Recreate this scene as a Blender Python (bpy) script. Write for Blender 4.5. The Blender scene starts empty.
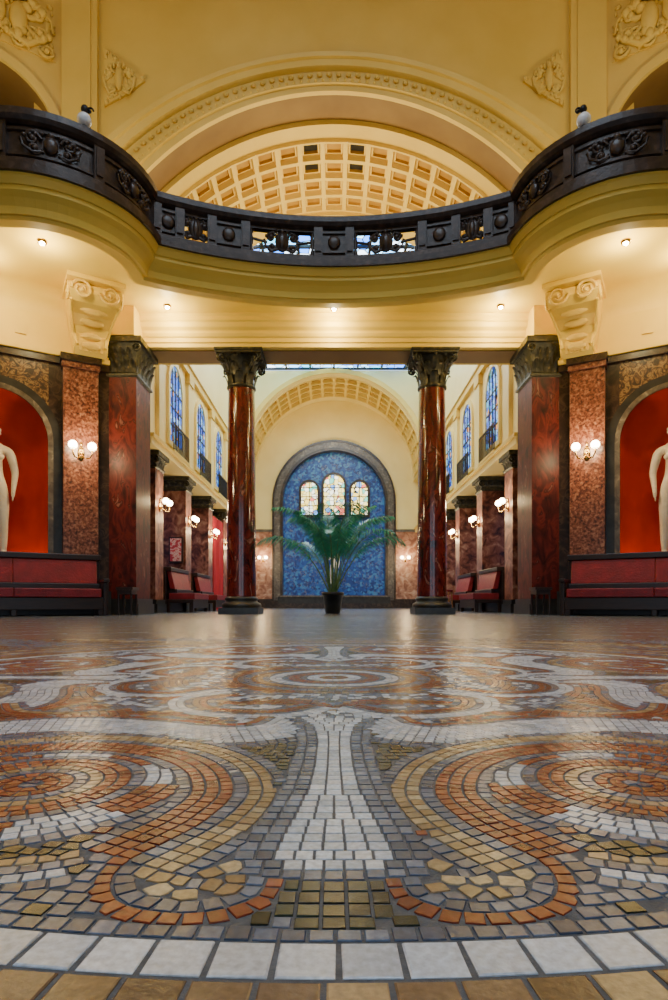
import bpy, bmesh, math, random
from mathutils import Vector, Matrix, kdtree, noise
from mathutils.geometry import tessellate_polygon
random.seed(7)
pi=math.pi; cos=math.cos; sin=math.sin
COL=bpy.context.scene.collection

# ------------------------------------------------------------ materials
def base_mat(name):
    m=bpy.data.materials.new(name); m.use_nodes=True
    nt=m.node_tree; b=nt.nodes['Principled BSDF']
    return m,nt,b
def ramp(nt,stops,interp='LINEAR'):
    r=nt.nodes.new('ShaderNodeValToRGB'); cr=r.color_ramp; cr.interpolation=interp
    while len(cr.elements)<len(stops): cr.elements.new(.5)
    for e,(p,c) in zip(cr.elements,stops): e.position=p; e.color=(*c,1)
    return r
def mk(name,stops,scale=4,rough=.5,detail=5,dist=0,bump=0,bscale=None,metal=0,coat=0,stretch=(1,1,1),interp='LINEAR',spec=.5):
    m,nt,b=base_mat(name); N=nt.nodes; L=nt.links
    tc=N.new('ShaderNodeTexCoord'); mp=N.new('ShaderNodeMapping'); mp.inputs['Scale'].default_value=stretch
    L.new(tc.outputs['Object'],mp.inputs['Vector'])
    n=N.new('ShaderNodeTexNoise'); n.inputs['Scale'].default_value=scale; n.inputs['Detail'].default_value=detail
    n.inputs['Distortion'].default_value=dist
    L.new(mp.outputs['Vector'],n.inputs['Vector'])
    r=ramp(nt,stops,interp); L.new(n.outputs['Fac'],r.inputs['Fac']); L.new(r.outputs['Color'],b.inputs['Base Color'])
    b.inputs['Roughness'].default_value=rough; b.inputs['Metallic'].default_value=metal; b.inputs['Specular IOR Level'].default_value=spec
    b.inputs['Coat Weight'].default_value=coat; b.inputs['Coat Roughness'].default_value=.12
    if bump:
        bp=N.new('ShaderNodeBump'); bp.inputs['Strength'].default_value=bump; bp.inputs['Distance'].default_value=.02
        n2=N.new('ShaderNodeTexNoise'); n2.inputs['Scale'].default_value=bscale or scale*4; n2.inputs['Detail'].default_value=4
        L.new(mp.outputs['Vector'],n2.inputs['Vector']); L.new(n2.outputs['Fac'],bp.inputs['Height']); L.new(bp.outputs['Normal'],b.inputs['Normal'])
    return m
def emis(name,col,st):
    m,nt,b=base_mat(name); b.inputs['Base Color'].default_value=(*col,1)
    b.inputs['Emission Color'].default_value=(*col,1); b.inputs['Emission Strength'].default_value=st
    return m
def glassmat(name,stops,scale,st,lead=.04):
    m,nt,b=base_mat(name); N=nt.nodes; L=nt.links
    tc=N.new('ShaderNodeTexCoord')
    v=N.new('ShaderNodeTexVoronoi'); v.inputs['Scale'].default_value=scale
    v2=N.new('ShaderNodeTexVoronoi'); v2.feature='DISTANCE_TO_EDGE'; v2.inputs['Scale'].default_value=scale
    L.new(tc.outputs['Object'],v.inputs['Vector']); L.new(tc.outputs['Object'],v2.inputs['Vector'])
    sp=N.new('ShaderNodeSeparateColor'); L.new(v.outputs['Color'],sp.inputs[0])
    r=ramp(nt,stops,'CONSTANT'); L.new(sp.outputs[0],r.inputs['Fac'])
    g=N.new('ShaderNodeMath'); g.operation='GREATER_THAN'; g.inputs[1].default_value=lead; L.new(v2.outputs['Distance'],g.inputs[0])
    ml=N.new('ShaderNodeMath'); ml.operation='MULTIPLY'; ml.inputs[1].default_value=st; L.new(g.outputs[0],ml.inputs[0])
    L.new(r.outputs['Color'],b.inputs['Emission Color']); L.new(ml.outputs[0],b.inputs['Emission Strength'])
    b.inputs['Base Color'].default_value=(.03,.04,.06,1); b.inputs['Roughness'].default_value=.2
    return m

CREAM=mk('cream_plaster',[(.3,(.70,.47,.085)),(.7,(.78,.55,.125))],1.2,.55,bump=.08,bscale=30)
CREAMY=mk('yellow_plaster',[(.3,(.76,.53,.070)),(.7,(.84,.61,.10))],1.2,.5,bump=.05,bscale=30)
CREAMD=mk('shaded_plaster',[(.3,(.20,.10,.020)),(.7,(.28,.155,.035))],1.2,.6)  # dark cream for soffits and reveals, their shade painted into the colour
CREAML=mk('pale_plaster',[(.3,(.80,.60,.20)),(.7,(.87,.68,.26))],1.2,.5)
REDM=mk('red_marble',[(.30,(.022,.004,.004)),(.46,(.080,.009,.008)),(.56,(.15,.018,.013)),(.62,(.05,.006,.005)),(.70,(.32,.12,.09)),(.76,(.07,.009,.008))],6,.14,10,1.3,coat=.6,stretch=(1,1,.45))
REDP2=mk('red_marble_honed',[(.30,(.016,.003,.003)),(.46,(.070,.008,.007)),(.56,(.13,.016,.011)),(.62,(.04,.005,.004)),(.70,(.26,.10,.07)),(.76,(.06,.008,.007))],6,.40,10,1.3,stretch=(1,1,.45),spec=.22)
GRAN=mk('granite_red',[(.32,(.03,.010,.008)),(.45,(.13,.038,.024)),(.56,(.22,.082,.048)),(.68,(.34,.17,.11))],26,.3,6,.4,coat=.1)
PIERM=mk('mottled_marble',[(.32,(.035,.012,.010)),(.45,(.14,.042,.028)),(.58,(.26,.10,.065)),(.7,(.40,.23,.15))],6,.3,8,.8,spec=.35)
DKM=mk('dark_marble',[(.35,(.008,.005,.004)),(.5,(.026,.013,.010)),(.62,(.06,.034,.022)),(.66,(.015,.009,.008))],6,.28,9,1.5)
FRZ=mk('frieze_marble',[(.4,(.025,.013,.008)),(.5,(.11,.052,.022)),(.58,(.24,.15,.06)),(.64,(.04,.02,.014))],9,.3,7,2)
GREYM=mk('grey_marble',[(.35,(.06,.045,.036)),(.6,(.13,.105,.08)),(.7,(.24,.20,.15))],8,.3,8,1)
PINKM=mk('pink_marble',[(.35,(.22,.085,.05)),(.55,(.40,.19,.115)),(.68,(.56,.34,.22))],4,.25,8,1.2,coat=.2)
BRZ=mk('dark_bronze_capital',[(.35,(.016,.017,.009)),(.6,(.055,.048,.024)),(.75,(.20,.15,.055))],14,.42,5,0,metal=.3,bump=.3)
DKSTONE=mk('dark_balustrade_stone',[(.3,(.024,.013,.009)),(.55,(.048,.028,.020)),(.75,(.10,.065,.048))],10,.36,6,.3,bump=.15)
BLKST=mk('black_stone',[(.3,(.010,.010,.010)),(.7,(.03,.028,.026))],8,.3,6)
WOOD=mk('dark_wood',[(.3,(.010,.004,.003)),(.7,(.030,.012,.008))],6,.35,5,1,stretch=(1,1,8))
LTWOOD=mk('light_wood',[(.3,(.30,.14,.05)),(.7,(.42,.22,.09))],6,.4,5,1)
LEATH=mk('red_leather',[(.3,(.15,.003,.008)),(.7,(.24,.006,.014))],7,.40,5,bump=.25,bscale=40)
REDP=mk('red_niche_paint',[(.3,(.46,.018,.003)),(.7,(.60,.036,.006))],2,.5)
STAT=mk('white_marble',[(.3,(.62,.54,.42)),(.7,(.78,.71,.58))],5,.4,6,1)
LEAF=mk('palm_leaf',[(.3,(.005,.13,.085)),(.55,(.012,.28,.16)),(.75,(.08,.46,.22))],6,.32,4)
STEM=mk('palm_stem',[(.3,(.05,.12,.04)),(.7,(.12,.22,.08))],20,.6,4)
POTM=mk('pot_black',[(.3,(.006,.006,.008)),(.7,(.015,.015,.018))],10,.35,4)
SOIL=mk('soil',[(.3,(.02,.012,.008)),(.7,(.06,.04,.03))],40,.9,4,bump=.5)
BRASS=mk('brass',[(.3,(.45,.28,.08)),(.7,(.65,.42,.14))],10,.25,3,metal=1)
CURT=mk('red_curtain',[(.3,(.30,.006,.012)),(.7,(.50,.015,.03))],3,.7,4,stretch=(8,8,.3))
IRON=mk('iron',[(.3,(.01,.01,.012)),(.7,(.03,.03,.035))],10,.4,3,metal=.6)
COFF=mk('coffer_gold',[(.3,(.40,.20,.02)),(.7,(.52,.29,.04))],3,.5,3)
GLOBE=emis('lamp_globe_glass',(1,.85,.52),30)
GLOBEOFF=mk('opal_globe',[(.3,(.75,.77,.82)),(.7,(.86,.88,.92))],3,.12,2)
LED=emis('downlight_lens',(1,.88,.6),140)
PAPER=mk('sign_paper',[(.42,(.5,.03,.05)),(.5,(.75,.55,.5)),(.6,(.6,.05,.07))],9,.5,3)
SKYG=glassmat('skylight_stained_glass',[(0,(.22,.58,1)),(.35,(.70,.86,1)),(.6,(.04,.22,.85)),(.75,(.35,.75,1)),(.9,(.05,.5,.75))],3.5,8.0)
DOMEG=glassmat('dome_laylight_glass',[(0,(.62,.80,1)),(.5,(.80,.90,1)),(.8,(.45,.70,1))],3,9.5)
BLUG=glassmat('blue_stained_glass',[(0,(.03,.16,.80)),(.4,(.30,.58,1)),(.65,(.02,.06,.40)),(.8,(.10,.50,.9)),(.93,(.9,.4,.10))],9,1.8)
YELG=glassmat('yellow_stained_glass',[(0,(1,.80,.25)),(.35,(1,.95,.7)),(.6,(.15,.60,.45)),(.72,(1,.70,.12)),(.86,(.15,.35,.8)),(.93,(.8,.15,.10))],6,3.8,.045)

def bluemosaic():
    m,nt,b=base_mat('blue_wall_mosaic'); N=nt.nodes; L=nt.links
    tc=N.new('ShaderNodeTexCoord')
    v=N.new('ShaderNodeTexVoronoi'); v.inputs['Scale'].default_value=12; L.new(tc.outputs['Object'],v.inputs['Vector'])
    sp=N.new('ShaderNodeSeparateColor'); L.new(v.outputs['Color'],sp.inputs[0])
    r=ramp(nt,[(0,(.003,.022,.14)),(.4,(.006,.052,.26)),(.7,(.010,.095,.35)),(.9,(.04,.20,.43))]); L.new(sp.outputs[0],r.inputs['Fac'])
    w=N.new('ShaderNodeTexVoronoi'); w.inputs['Scale'].default_value=2.4; w.inputs['Randomness'].default_value=.25; L.new(tc.outputs['Object'],w.inputs['Vector'])
    n=N.new('ShaderNodeTexNoise'); n.inputs['Scale'].default_value=3.0; n.inputs['Detail'].default_value=1; n.inputs['Distortion'].default_value=2
    L.new(tc.outputs['Object'],n.inputs['Vector'])
    ad=N.new('ShaderNodeMath'); ad.operation='MULTIPLY_ADD'; ad.inputs[1].default_value=.8
    L.new(w.outputs['Distance'],ad.inputs[0]); L.new(n.outputs['Fac'],ad.inputs[2])
    r2=ramp(nt,[(.50,(1,1,1)),(.55,(0,0,0)),(.64,(0,0,0)),(.67,(1,1,1)),(.71,(0,0,0)),(.84,(0,0,0)),(.87,(.8,.8,.8)),(.9,(0,0,0))]); L.new(ad.outputs[0],r2.inputs['Fac'])
    mx=N.new('ShaderNodeMix'); mx.data_type='RGBA'; L.new(r2.outputs['Color'],mx.inputs[0])
    L.new(r.outputs['Color'],mx.inputs[6]); mx.inputs[7].default_value=(.17,.17,.22,1)
    L.new(mx.outputs[2],b.inputs['Base Color']); b.inputs['Roughness'].default_value=.4
    return m
BLUEM=bluemosaic()

def tilemat():
    m,nt,b=base_mat('mosaic_tile'); N=nt.nodes; L=nt.links
    a=N.new('ShaderNodeAttribute'); a.attribute_name='tc'
    tc=N.new('ShaderNodeTexCoord')
    n=N.new('ShaderNodeTexNoise'); n.inputs['Scale'].default_value=220; n.inputs['Detail'].default_value=5
    L.new(tc.outputs['Object'],n.inputs['Vector'])
    r=ramp(nt,[(.3,(.72,.72,.72)),(.7,(1.1,1.1,1.1))]); L.new(n.outputs['Fac'],r.inputs['Fac'])
    mx=N.new('ShaderNodeMix'); mx.data_type='RGBA'; mx.blend_type='MULTIPLY'; mx.inputs[0].default_value=1
    L.new(a.outputs['Color'],mx.inputs[6]); L.new(r.outputs['Color'],mx.inputs[7]); L.new(mx.outputs[2],b.inputs['Base Color'])
    b.inputs['Roughness'].default_value=.26
    bp=N.new('ShaderNodeBump'); bp.inputs['Strength'].default_value=.15; bp.inputs['Distance'].default_value=.002
    L.new(n.outputs['Fac'],bp.inputs['Height']); L.new(bp.outputs['Normal'],b.inputs['Normal'])
    return m
TILE=tilemat()
GROUT=mk('grout',[(.3,(.07,.080,.10)),(.7,(.14,.155,.185))],90,.7,5,bump=.2)

def farfloor():
    m,nt,b=base_mat('far_floor_mosaic'); N=nt.nodes; L=nt.links
    tc=N.new('ShaderNodeTexCoord')
    v=N.new('ShaderNodeTexVoronoi'); v.inputs['Scale'].default_value=30; v.inputs['Randomness'].default_value=.7
    e=N.new('ShaderNodeTexVoronoi'); e.feature='DISTANCE_TO_EDGE'; e.inputs['Scale'].default_value=30; e.inputs['Randomness'].default_value=.7
    for x in (v,e): L.new(tc.outputs['Object'],x.inputs['Vector'])
    w=N.new('ShaderNodeTexWave'); w.wave_type='RINGS'; w.rings_direction='Z'; w.inputs['Scale'].default_value=.30; w.inputs['Distortion'].default_value=5; w.inputs['Detail'].default_value=1.5; w.inputs['Detail Scale'].default_value=.8
    L.new(v.outputs['Position'],w.inputs['Vector'])
    r=ramp(nt,[(0,(.09,.11,.14)),(.22,(.24,.24,.25)),(.34,(.16,.055,.04)),(.44,(.12,.145,.18)),(.6,(.34,.38,.43)),(.72,(.18,.07,.05)),(.82,(.08,.105,.14))],'CONSTANT')
    L.new(w.outputs['Fac'],r.inputs['Fac'])
    sp=N.new('ShaderNodeSeparateColor'); L.new(v.outputs['Color'],sp.inputs[0])
    r2=ramp(nt,[(0,(.5,.5,.5)),(1,(1.25,1.25,1.25))]); L.new(sp.outputs[0],r2.inputs['Fac'])
    mx=N.new('ShaderNodeMix'); mx.data_type='RGBA'; mx.blend_type='MULTIPLY'; mx.inputs[0].default_value=1
    L.new(r.outputs['Color'],mx.inputs[6]); L.new(r2.outputs['Color'],mx.inputs[7])
    g=N.new('ShaderNodeMath'); g.operation='LESS_THAN'; g.inputs[1].default_value=.05; L.new(e.outputs['Distance'],g.inputs[0])
    mx2=N.new('ShaderNodeMix'); mx2.data_type='RGBA'; L.new(g.outputs[0],mx2.inputs[0]); L.new(mx.outputs[2],mx2.inputs[6]); mx2.inputs[7].default_value=(.05,.06,.075,1)
    L.new(mx2.outputs[2],b.inputs['Base Color'])
    b.inputs['Roughness'].default_value=.25
    n=N.new('ShaderNodeTexNoise'); n.inputs['Scale'].default_value=9; n.inputs['Detail'].default_value=3; L.new(tc.outputs['Object'],n.inputs['Vector'])
    bp=N.new('ShaderNodeBump'); bp.inputs['Strength'].default_value=.10; bp.inputs['Distance'].default_value=.01
    L.new(n.outputs['Fac'],bp.inputs['Height']); L.new(bp.outputs['Normal'],b.inputs['Normal'])
    return m
FARF=farfloor()

# ------------------------------------------------------------ mesh builder
class B:
    def __init__(s,name,xf=None): s.n=name;s.v=[];s.f=[];s.m=[];s.sm=[];s.mats=[];s.xf=xf
    def add(s,vs,fs,m,smooth=False,xf=None):
        o=len(s.v)
        for p in vs:
            p=Vector(p)
            if xf: p=xf(p)
            if s.xf: p=s.xf(p)
            s.v.append(p)
        if m not in s.mats: s.mats.append(m)
        k=s.mats.index(m)
        for f in fs: s.f.append([i+o for i in f]); s.m.append(k); s.sm.append(smooth)
    def box(s,x0,x1,y0,y1,z0,z1,m,xf=None):
        vs=[(x,y,z) for z in (z0,z1) for y in (y0,y1) for x in (x0,x1)]
        s.add(vs,[(0,2,3,1),(4,5,7,6),(0,1,5,4),(2,6,7,3),(0,4,6,2),(1,3,7,5)],m,False,xf)
    def loft(s,rings,m,smooth=True,closed=True,caps=True,xf=None):
        n=len(rings[0]); vs=[p for r in rings for p in r]; fs=[]
        for i in range(len(rings)-1):
            for j in range(n if closed else n-1):
                k=(j+1)%n; fs.append((i*n+j,i*n+k,(i+1)*n+k,(i+1)*n+j))
        s.add(vs,fs,m,smooth,xf)
        if caps and closed:
            s.add(rings[0],[tuple(range(n))],m,False,xf); s.add(rings[-1],[tuple(range(n))],m,False,xf)
    def lathe(s,c,prof,m,seg=24,xf=None,smooth=True,caps=True):
        s.loft([[(c[0]+r*cos(2*pi*j/seg),c[1]+r*sin(2*pi*j/seg),c[2]+z) for j in range(seg)] for r,z in prof],m,smooth,True,caps,xf)
    def ell(s,c,r,m,seg=12,xf=None):
        if not hasattr(r,'__len__'): r=(r,r,r)
        rings=[]
        h=seg//2
        for i in range(h+1):
            a=-pi/2+pi*i/h; q=max(cos(a),.01)
            rings.append([(c[0]+r[0]*q*cos(2*pi*j/seg),c[1]+r[1]*q*sin(2*pi*j/seg),c[2]+r[2]*sin(a)) for j in range(seg)])
        s.loft(rings,m,True,True,True,xf)
    def tube(s,path,r,m,seg=6,xf=None):
        P=[Vector(p) for p in path]; rings=[]
        for i,p in enumerate(P):
            t=(P[min(i+1,len(P)-1)]-P[max(i-1,0)]).normalized()
            up=Vector((0,0,1)) if abs(t.z)<.9 else Vector((0,1,0))
            a=t.cross(up).normalized(); b=t.cross(a)
            rr=r(i/(len(P)-1)) if callable(r) else r
            rings.append([p+a*rr*cos(2*pi*j/seg)+b*rr*sin(2*pi*j/seg) for j in range(seg)])
        s.loft(rings,m,True,True,True,xf)
    def sweep(s,path,prof,m,smooth=False,closedprof=False,xf=None,caps=False):
        rings=[]
        for i,p in enumerate(path):
            p=Vector(p)
            def nr(a,b):
                t=(Vector(b)-Vector(a)).normalized(); return Vector((t.y,-t.x))
            ns=[]
            if i>0: ns.append(nr(path[i-1],path[i]))
            if i<len(path)-1: ns.append(nr(path[i],path[i+1]))
            n=sum(ns,Vector((0,0))).normalized(); k=1/max(n.dot(ns[0]),.45)
            rings.append([(p.x+n.x*a*k,p.y+n.y*a*k,z) for a,z in prof])
        s.loft(rings,m,smooth,closedprof,caps,xf)
    def prism(s,poly,y0,y1,m,xf=None):
        n=len(poly)
        s.add([(x,y0,z) for x,z in poly]+[(x,y1,z) for x,z in poly],
              [tuple(range(n)),tuple(range(n,2*n))]+[(i,(i+1)%n,(i+1)%n+n,i+n) for i in range(n)],m,False,xf)
    def spiral(s,c,r0,turns,m,thick,a0=0,dir=1,n=22,xf=None,d=0):
        pts=[]
        for i in range(n+1):
            t=i/n; r=r0*(1-t)**.8+r0*.06; a=a0+dir*t*turns*2*pi
            pts.append((c[0]+r*cos(a),c[1]+d,c[2]+r*sin(a)))
        s.tube(pts,lambda t:thick*(1-.4*t),m,5,xf)
        s.ell((c[0],c[1]+d,c[2]),thick*1.5,m,8,xf)
    def relief(s,w,h,m,xf,t=.02):
        s.ell((0,-.01,0),(w*.13,t*1.6,h*.34),m,10,xf)
        s.ell((0,-.01,h*.36),(w*.07,t*1.4,h*.13),m,8,xf)
        for q in (-1,1):
            s.spiral((q*w*.30,0,h*.15),w*.13,1.4,m,t*.8,pi if q>0 else 0,-q,18,xf)
            s.spiral((q*w*.26,0,-h*.22),w*.11,1.3,m,t*.7,pi if q>0 else 0,q,16,xf)
            s.tube([(q*w*.12,0,-h*.3),(q*w*.3,-t*.5,-h*.42),(q*w*.45,0,-h*.2),(q*w*.49,0,.05*h)],t*.6,m,5,xf)
            for k in range(4):
                s.ell((q*w*(.16+.09*k),-t*.3,h*(.38-.07*k)),(w*.05,t,h*.08),m,6,xf)
    def done(s,bevel=0,recalc=True,parent=None):
        me=bpy.data.meshes.new(s.n); me.from_pydata([tuple(v) for v in s.v],[],s.f)
        for m in s.mats: me.materials.append(m)
        me.polygons.foreach_set('material_index',s.m); me.polygons.foreach_set('use_smooth',s.sm)
        me.update()
        if recalc:
            bm=bmesh.new(); bm.from_mesh(me); bmesh.ops.recalc_face_normals(bm,faces=bm.faces); bm.to_mesh(me); bm.free()
        o=bpy.data.objects.new(s.n,me); COL.objects.link(o)
        if bevel:
            bv=o.modifiers.new('bevel','BEVEL'); bv.width=bevel; bv.segments=2; bv.limit_method='ANGLE'
        if parent: o.parent=parent
        return o
def T(x,y,z,rz=0,sc=1):
    M=Matrix.Translation((x,y,z))@Matrix.Rotation(rz,4,'Z')@Matrix.Scale(sc,4)
    return lambda p: M@p
def archpoly(cx,w,z0,zs,n=14):
    return [(cx-w/2,z0),(cx+w/2,z0)]+[(cx+w/2*cos(pi*i/n),zs+w/2*sin(pi*i/n)) for i in range(n+1)]

# ------------------------------------------------------------ floor
b=B('floor'); b.box(-6.4,6.4,-4,24,-.12,-.0030,FARF); b.done()

def srgb(r,g,bb):
    f=lambda c:(c/255)**2.2
    return (f(r),f(g),f(bb))
WH=[srgb(214,226,244),srgb(196,208,226),srgb(228,234,244)]
TAN=[srgb(182,156,118),srgb(166,138,100),srgb(198,178,144),srgb(156,128,96)]
ORG=[srgb(146,66,44),srgb(126,54,38),srgb(160,82,56),srgb(136,64,46)]
BRN=[srgb(128,104,84),srgb(108,84,68),srgb(144,118,94),srgb(118,94,80)]
GRY=[srgb(92,107,134),srgb(76,90,116),srgb(114,128,154)]
OLV=[srgb(32,44,38),srgb(44,56,46),srgb(26,34,34)]
RED=[srgb(104,44,38),srgb(120,52,40),srgb(86,38,36)]
seeds=[]; G={}
CS=.02
CX,CY=0,1.31
def key(x,y): return (int(math.floor(x/CS)),int(math.floor(y/CS)))
def addseed(x,y,col,sz,rej=.70,ang=None):
    if not(-1.75<x<1.75 and -.12<y<2.75): return False
    kx,ky=key(x,y); R=2 if sz>.02 else 1
    for i in range(kx-R,kx+R+1):
        for j in range(ky-R,ky+R+1):
            for k in G.get((i,j),()):
                q=seeds[k]; d=rej*(sz+q[3])*.5
                if (q[0]-x)**2+(q[1]-y)**2<d*d: return False
    if ang is None: ang=math.atan2(y-CY,x-CX)
    G.setdefault((kx,ky),[]).append(len(seeds)); c=random.choice(col); f=random.uniform(.80,1.15)
    seeds.append((x,y,(c[0]*f,c[1]*f,c[2]*f),sz,ang)); return True
def ring(cx,cy,r,col,sp,sz=None,tf=None,a0=0,a1=2*pi,rej=.70):
    n=max(1,int(round(abs(a1-a0)*r/sp))); ph=random.random()
    c=tf(cx,cy) if tf else (cx,cy)
    for i in range(n):
        a=a0+(a1-a0)*(i+ph)/n; p=(cx+r*cos(a),cy+r*sin(a))
        if tf: p=tf(*p)
        addseed(p[0],p[1],col(*p) if callable(col) else col,sz or sp,rej,math.atan2(p[1]-c[1],p[0]-c[0]))
def catmull(P,n=14):
    out=[]
    Q=[P[0]]+list(P)+[P[-1]]
    for i in range(1,len(Q)-2):
        p0,p1,p2,p3=[Vector(q) for q in Q[i-1:i+3]]
        for k in range(n):
            t=k/n
            out.append(.5*((2*p1)+(p2-p0)*t+(2*p0-5*p1+4*p2-p3)*t*t+(3*p1-p0-3*p2+p3)*t**3))
    out.append(Vector(P[-1])); return out
def strip(P,rows,sp,tf):
    c=catmull(P)
    for off,col in rows:
        pts=[]
        for i,p in enumerate(c):
            t=(c[min(i+1,len(c)-1)]-c[max(i-1,0)]).normalized(); pts.append(p+Vector((t.y,-t.x))*off)
        acc=sp*.5
        for i in range(len(pts)-1):
            d=(pts[i+1]-pts[i]).length
            while acc<d:
                q=pts[i].lerp(pts[i+1],acc/d); w=tf(q.x,q.y); e=tf(pts[i+1].x,pts[i+1].y); s_=tf(pts[i].x,pts[i].y)
                addseed(w[0],w[1],col,sp,.70,math.atan2(e[1]-s_[1],e[0]-s_[0])); acc+=sp
            acc-=d
s3=.029
ring(CX,CY,1.04,WH,s3)
ring(CX,CY,1.0695,BRN+TAN+BRN,s3)
for k in range(2,14): ring(CX,CY,1.04+.0295*k,[BRN,BRN+RED,GRY,GRY,TAN,GRY,RED+BRN,TAN,GRY,OLV,GRY,BRN][k-2],s3)
s=.0122
ring(CX,CY,1.0190,GRY,.0135,s)
def mkTF(rot,mir):
    def tf(x,y):
        x=x*mir; y-=CY
        return (CX+x*cos(rot)-y*sin(rot),CY+x*sin(rot)+y*cos(rot))
    return tf
ROT=(0,pi/2,pi,-pi/2)
TF=[mkTF(r,m) for r in ROT for m in (1,-1)]
def hw(y):
    K=[(.366,.028),(.376,.038),(.40,.037),(.45,.030),(.52,.022),(.60,.0185),(.70,.0185),(.79,.026),(.86,.05)]
    for (a,ha),(c,hc) in zip(K,K[1:]):
        if a<=y<=c: return ha+(hc-ha)*(y-a)/(c-a)
    return 0
for r in ROT:
    tf=mkTF(r,1)
    y=.369
    while y<.85:
        h=hw(y); n=max(3,round(2*h/.0135))
        for i in range(n):
            x=-h+2*h*(i+.5)/n; p=tf(x,y); addseed(p[0],p[1],WH,.0135,.6,r)
        for q in (-1,1):
            for k,cc in ((.0065,GRY),(.0185,GRY)):
                p=tf(q*(h+k),y); addseed(p[0],p[1],cc,s,.7,r)
        y+=.0142
    for i in range(-4,5):
        p=tf(i*.0125,.354+.0004*i*i); addseed(p[0],p[1],GRY,s,.7,r)
    for i in range(-3,4):
        for j in range(4):
            if abs(i)*.8+abs(j-1.5)<2.9:
                p=tf(i*.0135,.341-j*.0135); addseed(p[0],p[1],OLV,.0135,.7,r)
S=[(-.033,.352),(-.038,.326),(-.060,.309),(-.088,.306),(-.118,.318),(-.134,.345),(-.134,.378),(-.118,.408),(-.100,.45),(-.092,.515),(-.120,.596),(-.18,.658),(-.275,.69),(-.36,.67),(-.43,.60),(-.45,.52),(-.41,.44),(-.345,.395),(-.26,.385)]
W=[(-.040,.84),(-.062,.775),(-.12,.738),(-.19,.752),(-.27,.785),(-.36,.80),(-.46,.76),(-.52,.68)]
for tf in TF:
    strip(S,[(0,ORG)],s,tf)
for tf in TF:
    strip(S[6:],[(-s,ORG),(-2*s,ORG),(-3*s,GRY),(s,GRY),(2*s,TAN),(3*s,TAN),(4*s,GRY)] ,s,tf)
    strip(S[:8],[(s,GRY)],s,tf)
    c0=(-.086,.348)
    ring(*c0,.030,TAN,.0155,.0135,tf); ring(*c0,.0165,TAN,.0165,.0130,tf); ring(*c0,.002,TAN,.012,.0115,tf)
    ring(*c0,.043,ORG,.0125,s,tf,.1,pi-.1)
    ring(*c0,.056,GRY,.0125,s,tf,.0,pi)
    strip([(-.30,.372),(-.235,.347),(-.19,.350),(-.155,.362)],[(0,WH),(s,GRY),(-s,GRY),(-2*s,TAN)],s,tf)
    for k in range(12):
        r=.142-.0125*k
        if r<.008: break
        cc=[GRY,WH,TAN,TAN,GRY,ORG,ORG,TAN,GRY,ORG,ORG,TAN][k]
        if k in (1,2,3):
            ring(-.27,.535,r,lambda x,y,tf=tf: (WH if int((math.atan2(y-tf(-.27,.535)[1],x-tf(-.27,.535)[0])+pi)*10/(2*pi))%2 else ORG),s,None,tf)
        else: ring(-.27,.535,r,cc,s,None,tf)
    strip(W,[(0,WH),(s,WH),(-s,WH),(2*s,WH),(-2*s,WH),(3*s,WH),(-3*s,WH),(4*s,GRY),(-4*s,GRY),(-5*s,GRY),(5*s,ORG)],s,tf)
    strip([(-.02,.94),(-.08,.88),(-.16,.885),(-.22,.93),(-.24,1.02),(-.18,1.08)],[(0,GRY),(s,RED),(2*s,ORG),(-s,WH),(-2*s,WH),(3*s,GRY)],s,tf)
    strip([(-.30,.90),(-.38,.86),(-.48,.88),(-.54,.96)],[(0,ORG),(s,ORG),(-s,RED),(2*s,TAN),(-2*s,ORG),(3*s,GRY),(-3*s,GRY)],s,tf)
for k,c in enumerate([RED,RED,WH,WH,GRY,ORG,ORG,GRY,WH,WH,GRY,TAN,RED,GRY,GRY]): ring(CX,CY,.012+.0135*k,c,.0130)
for q in range(4):
    a=pi/4+q*pi/2
    for k,c in enumerate([RED,ORG,TAN,ORG,GRY,WH,WH,GRY,ORG,ORG,GRY]): ring(CX+.74*cos(a),CY+.74*sin(a),.012+.013*k,c,.0130)
def fillcol(x,y):
    dx,dy=x-CX,y-CY; r=math.hypot(dx,dy)
    if r>1.03:
        return [GRY,RED+BRN,TAN,GRY,OLV+GRY][int(abs(sin(x*2.3)+cos(y*3.1))*2.4)%5]
    if abs(dx)>abs(dy): fx,fy=abs(dy),abs(dx)
    else: fx,fy=abs(dx),abs(dy)
    Y=1.31-fy
    if fx<.10 and .44<Y<.74: return OLV
    if Y<.42: return OLV if (fx>.15 or fx<.04) and noise.noise(Vector((fx*14,Y*14,0)))>-.15 else GRY
    v=noise.noise(Vector((fx*6,fy*6,3)))
    w=sin(r*38+4*v)
    if w>.6: return RED+ORG
    if w>.25: return GRY+TAN
    if w>-.35: return GRY
    return WH+GRY
r=.2
while r<1.0: ring(CX,CY,r,fillcol,.0128,.0128,rej=.84); r+=.0128
cand=[]
st=.0075
for i in range(int(2.1/st)):
    for j in range(int(2.1/st)):
        x=-1.05+i*st+random.uniform(-.003,.003); y=CY-1.05+j*st+random.uniform(-.003,.003)
        if (x-CX)**2+(y-CY)**2<1.008**2: cand.append((x,y))
random.shuffle(cand)
for x,y in cand: addseed(x,y,fillcol(x,y),.0118,.76)
cand=[]
st=.017
for i in range(int(3.5/st)):
    for j in range(int(2.9/st)):
        x=-1.75+i*st+random.uniform(-.006,.006); y=-.12+j*st+random.uniform(-.006,.006)
        if (x-CX)**2+(y-CY)**2>1.42**2: cand.append((x,y))
random.shuffle(cand)
for x,y in cand: addseed(x,y,fillcol(x,y),.027,.80)
kd=kdtree.KDTree(len(seeds))
for i,q in enumerate(seeds): kd.insert((q[0],q[1],0),i)
kd.balance()
V=[];F=[];CC=[]
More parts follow.
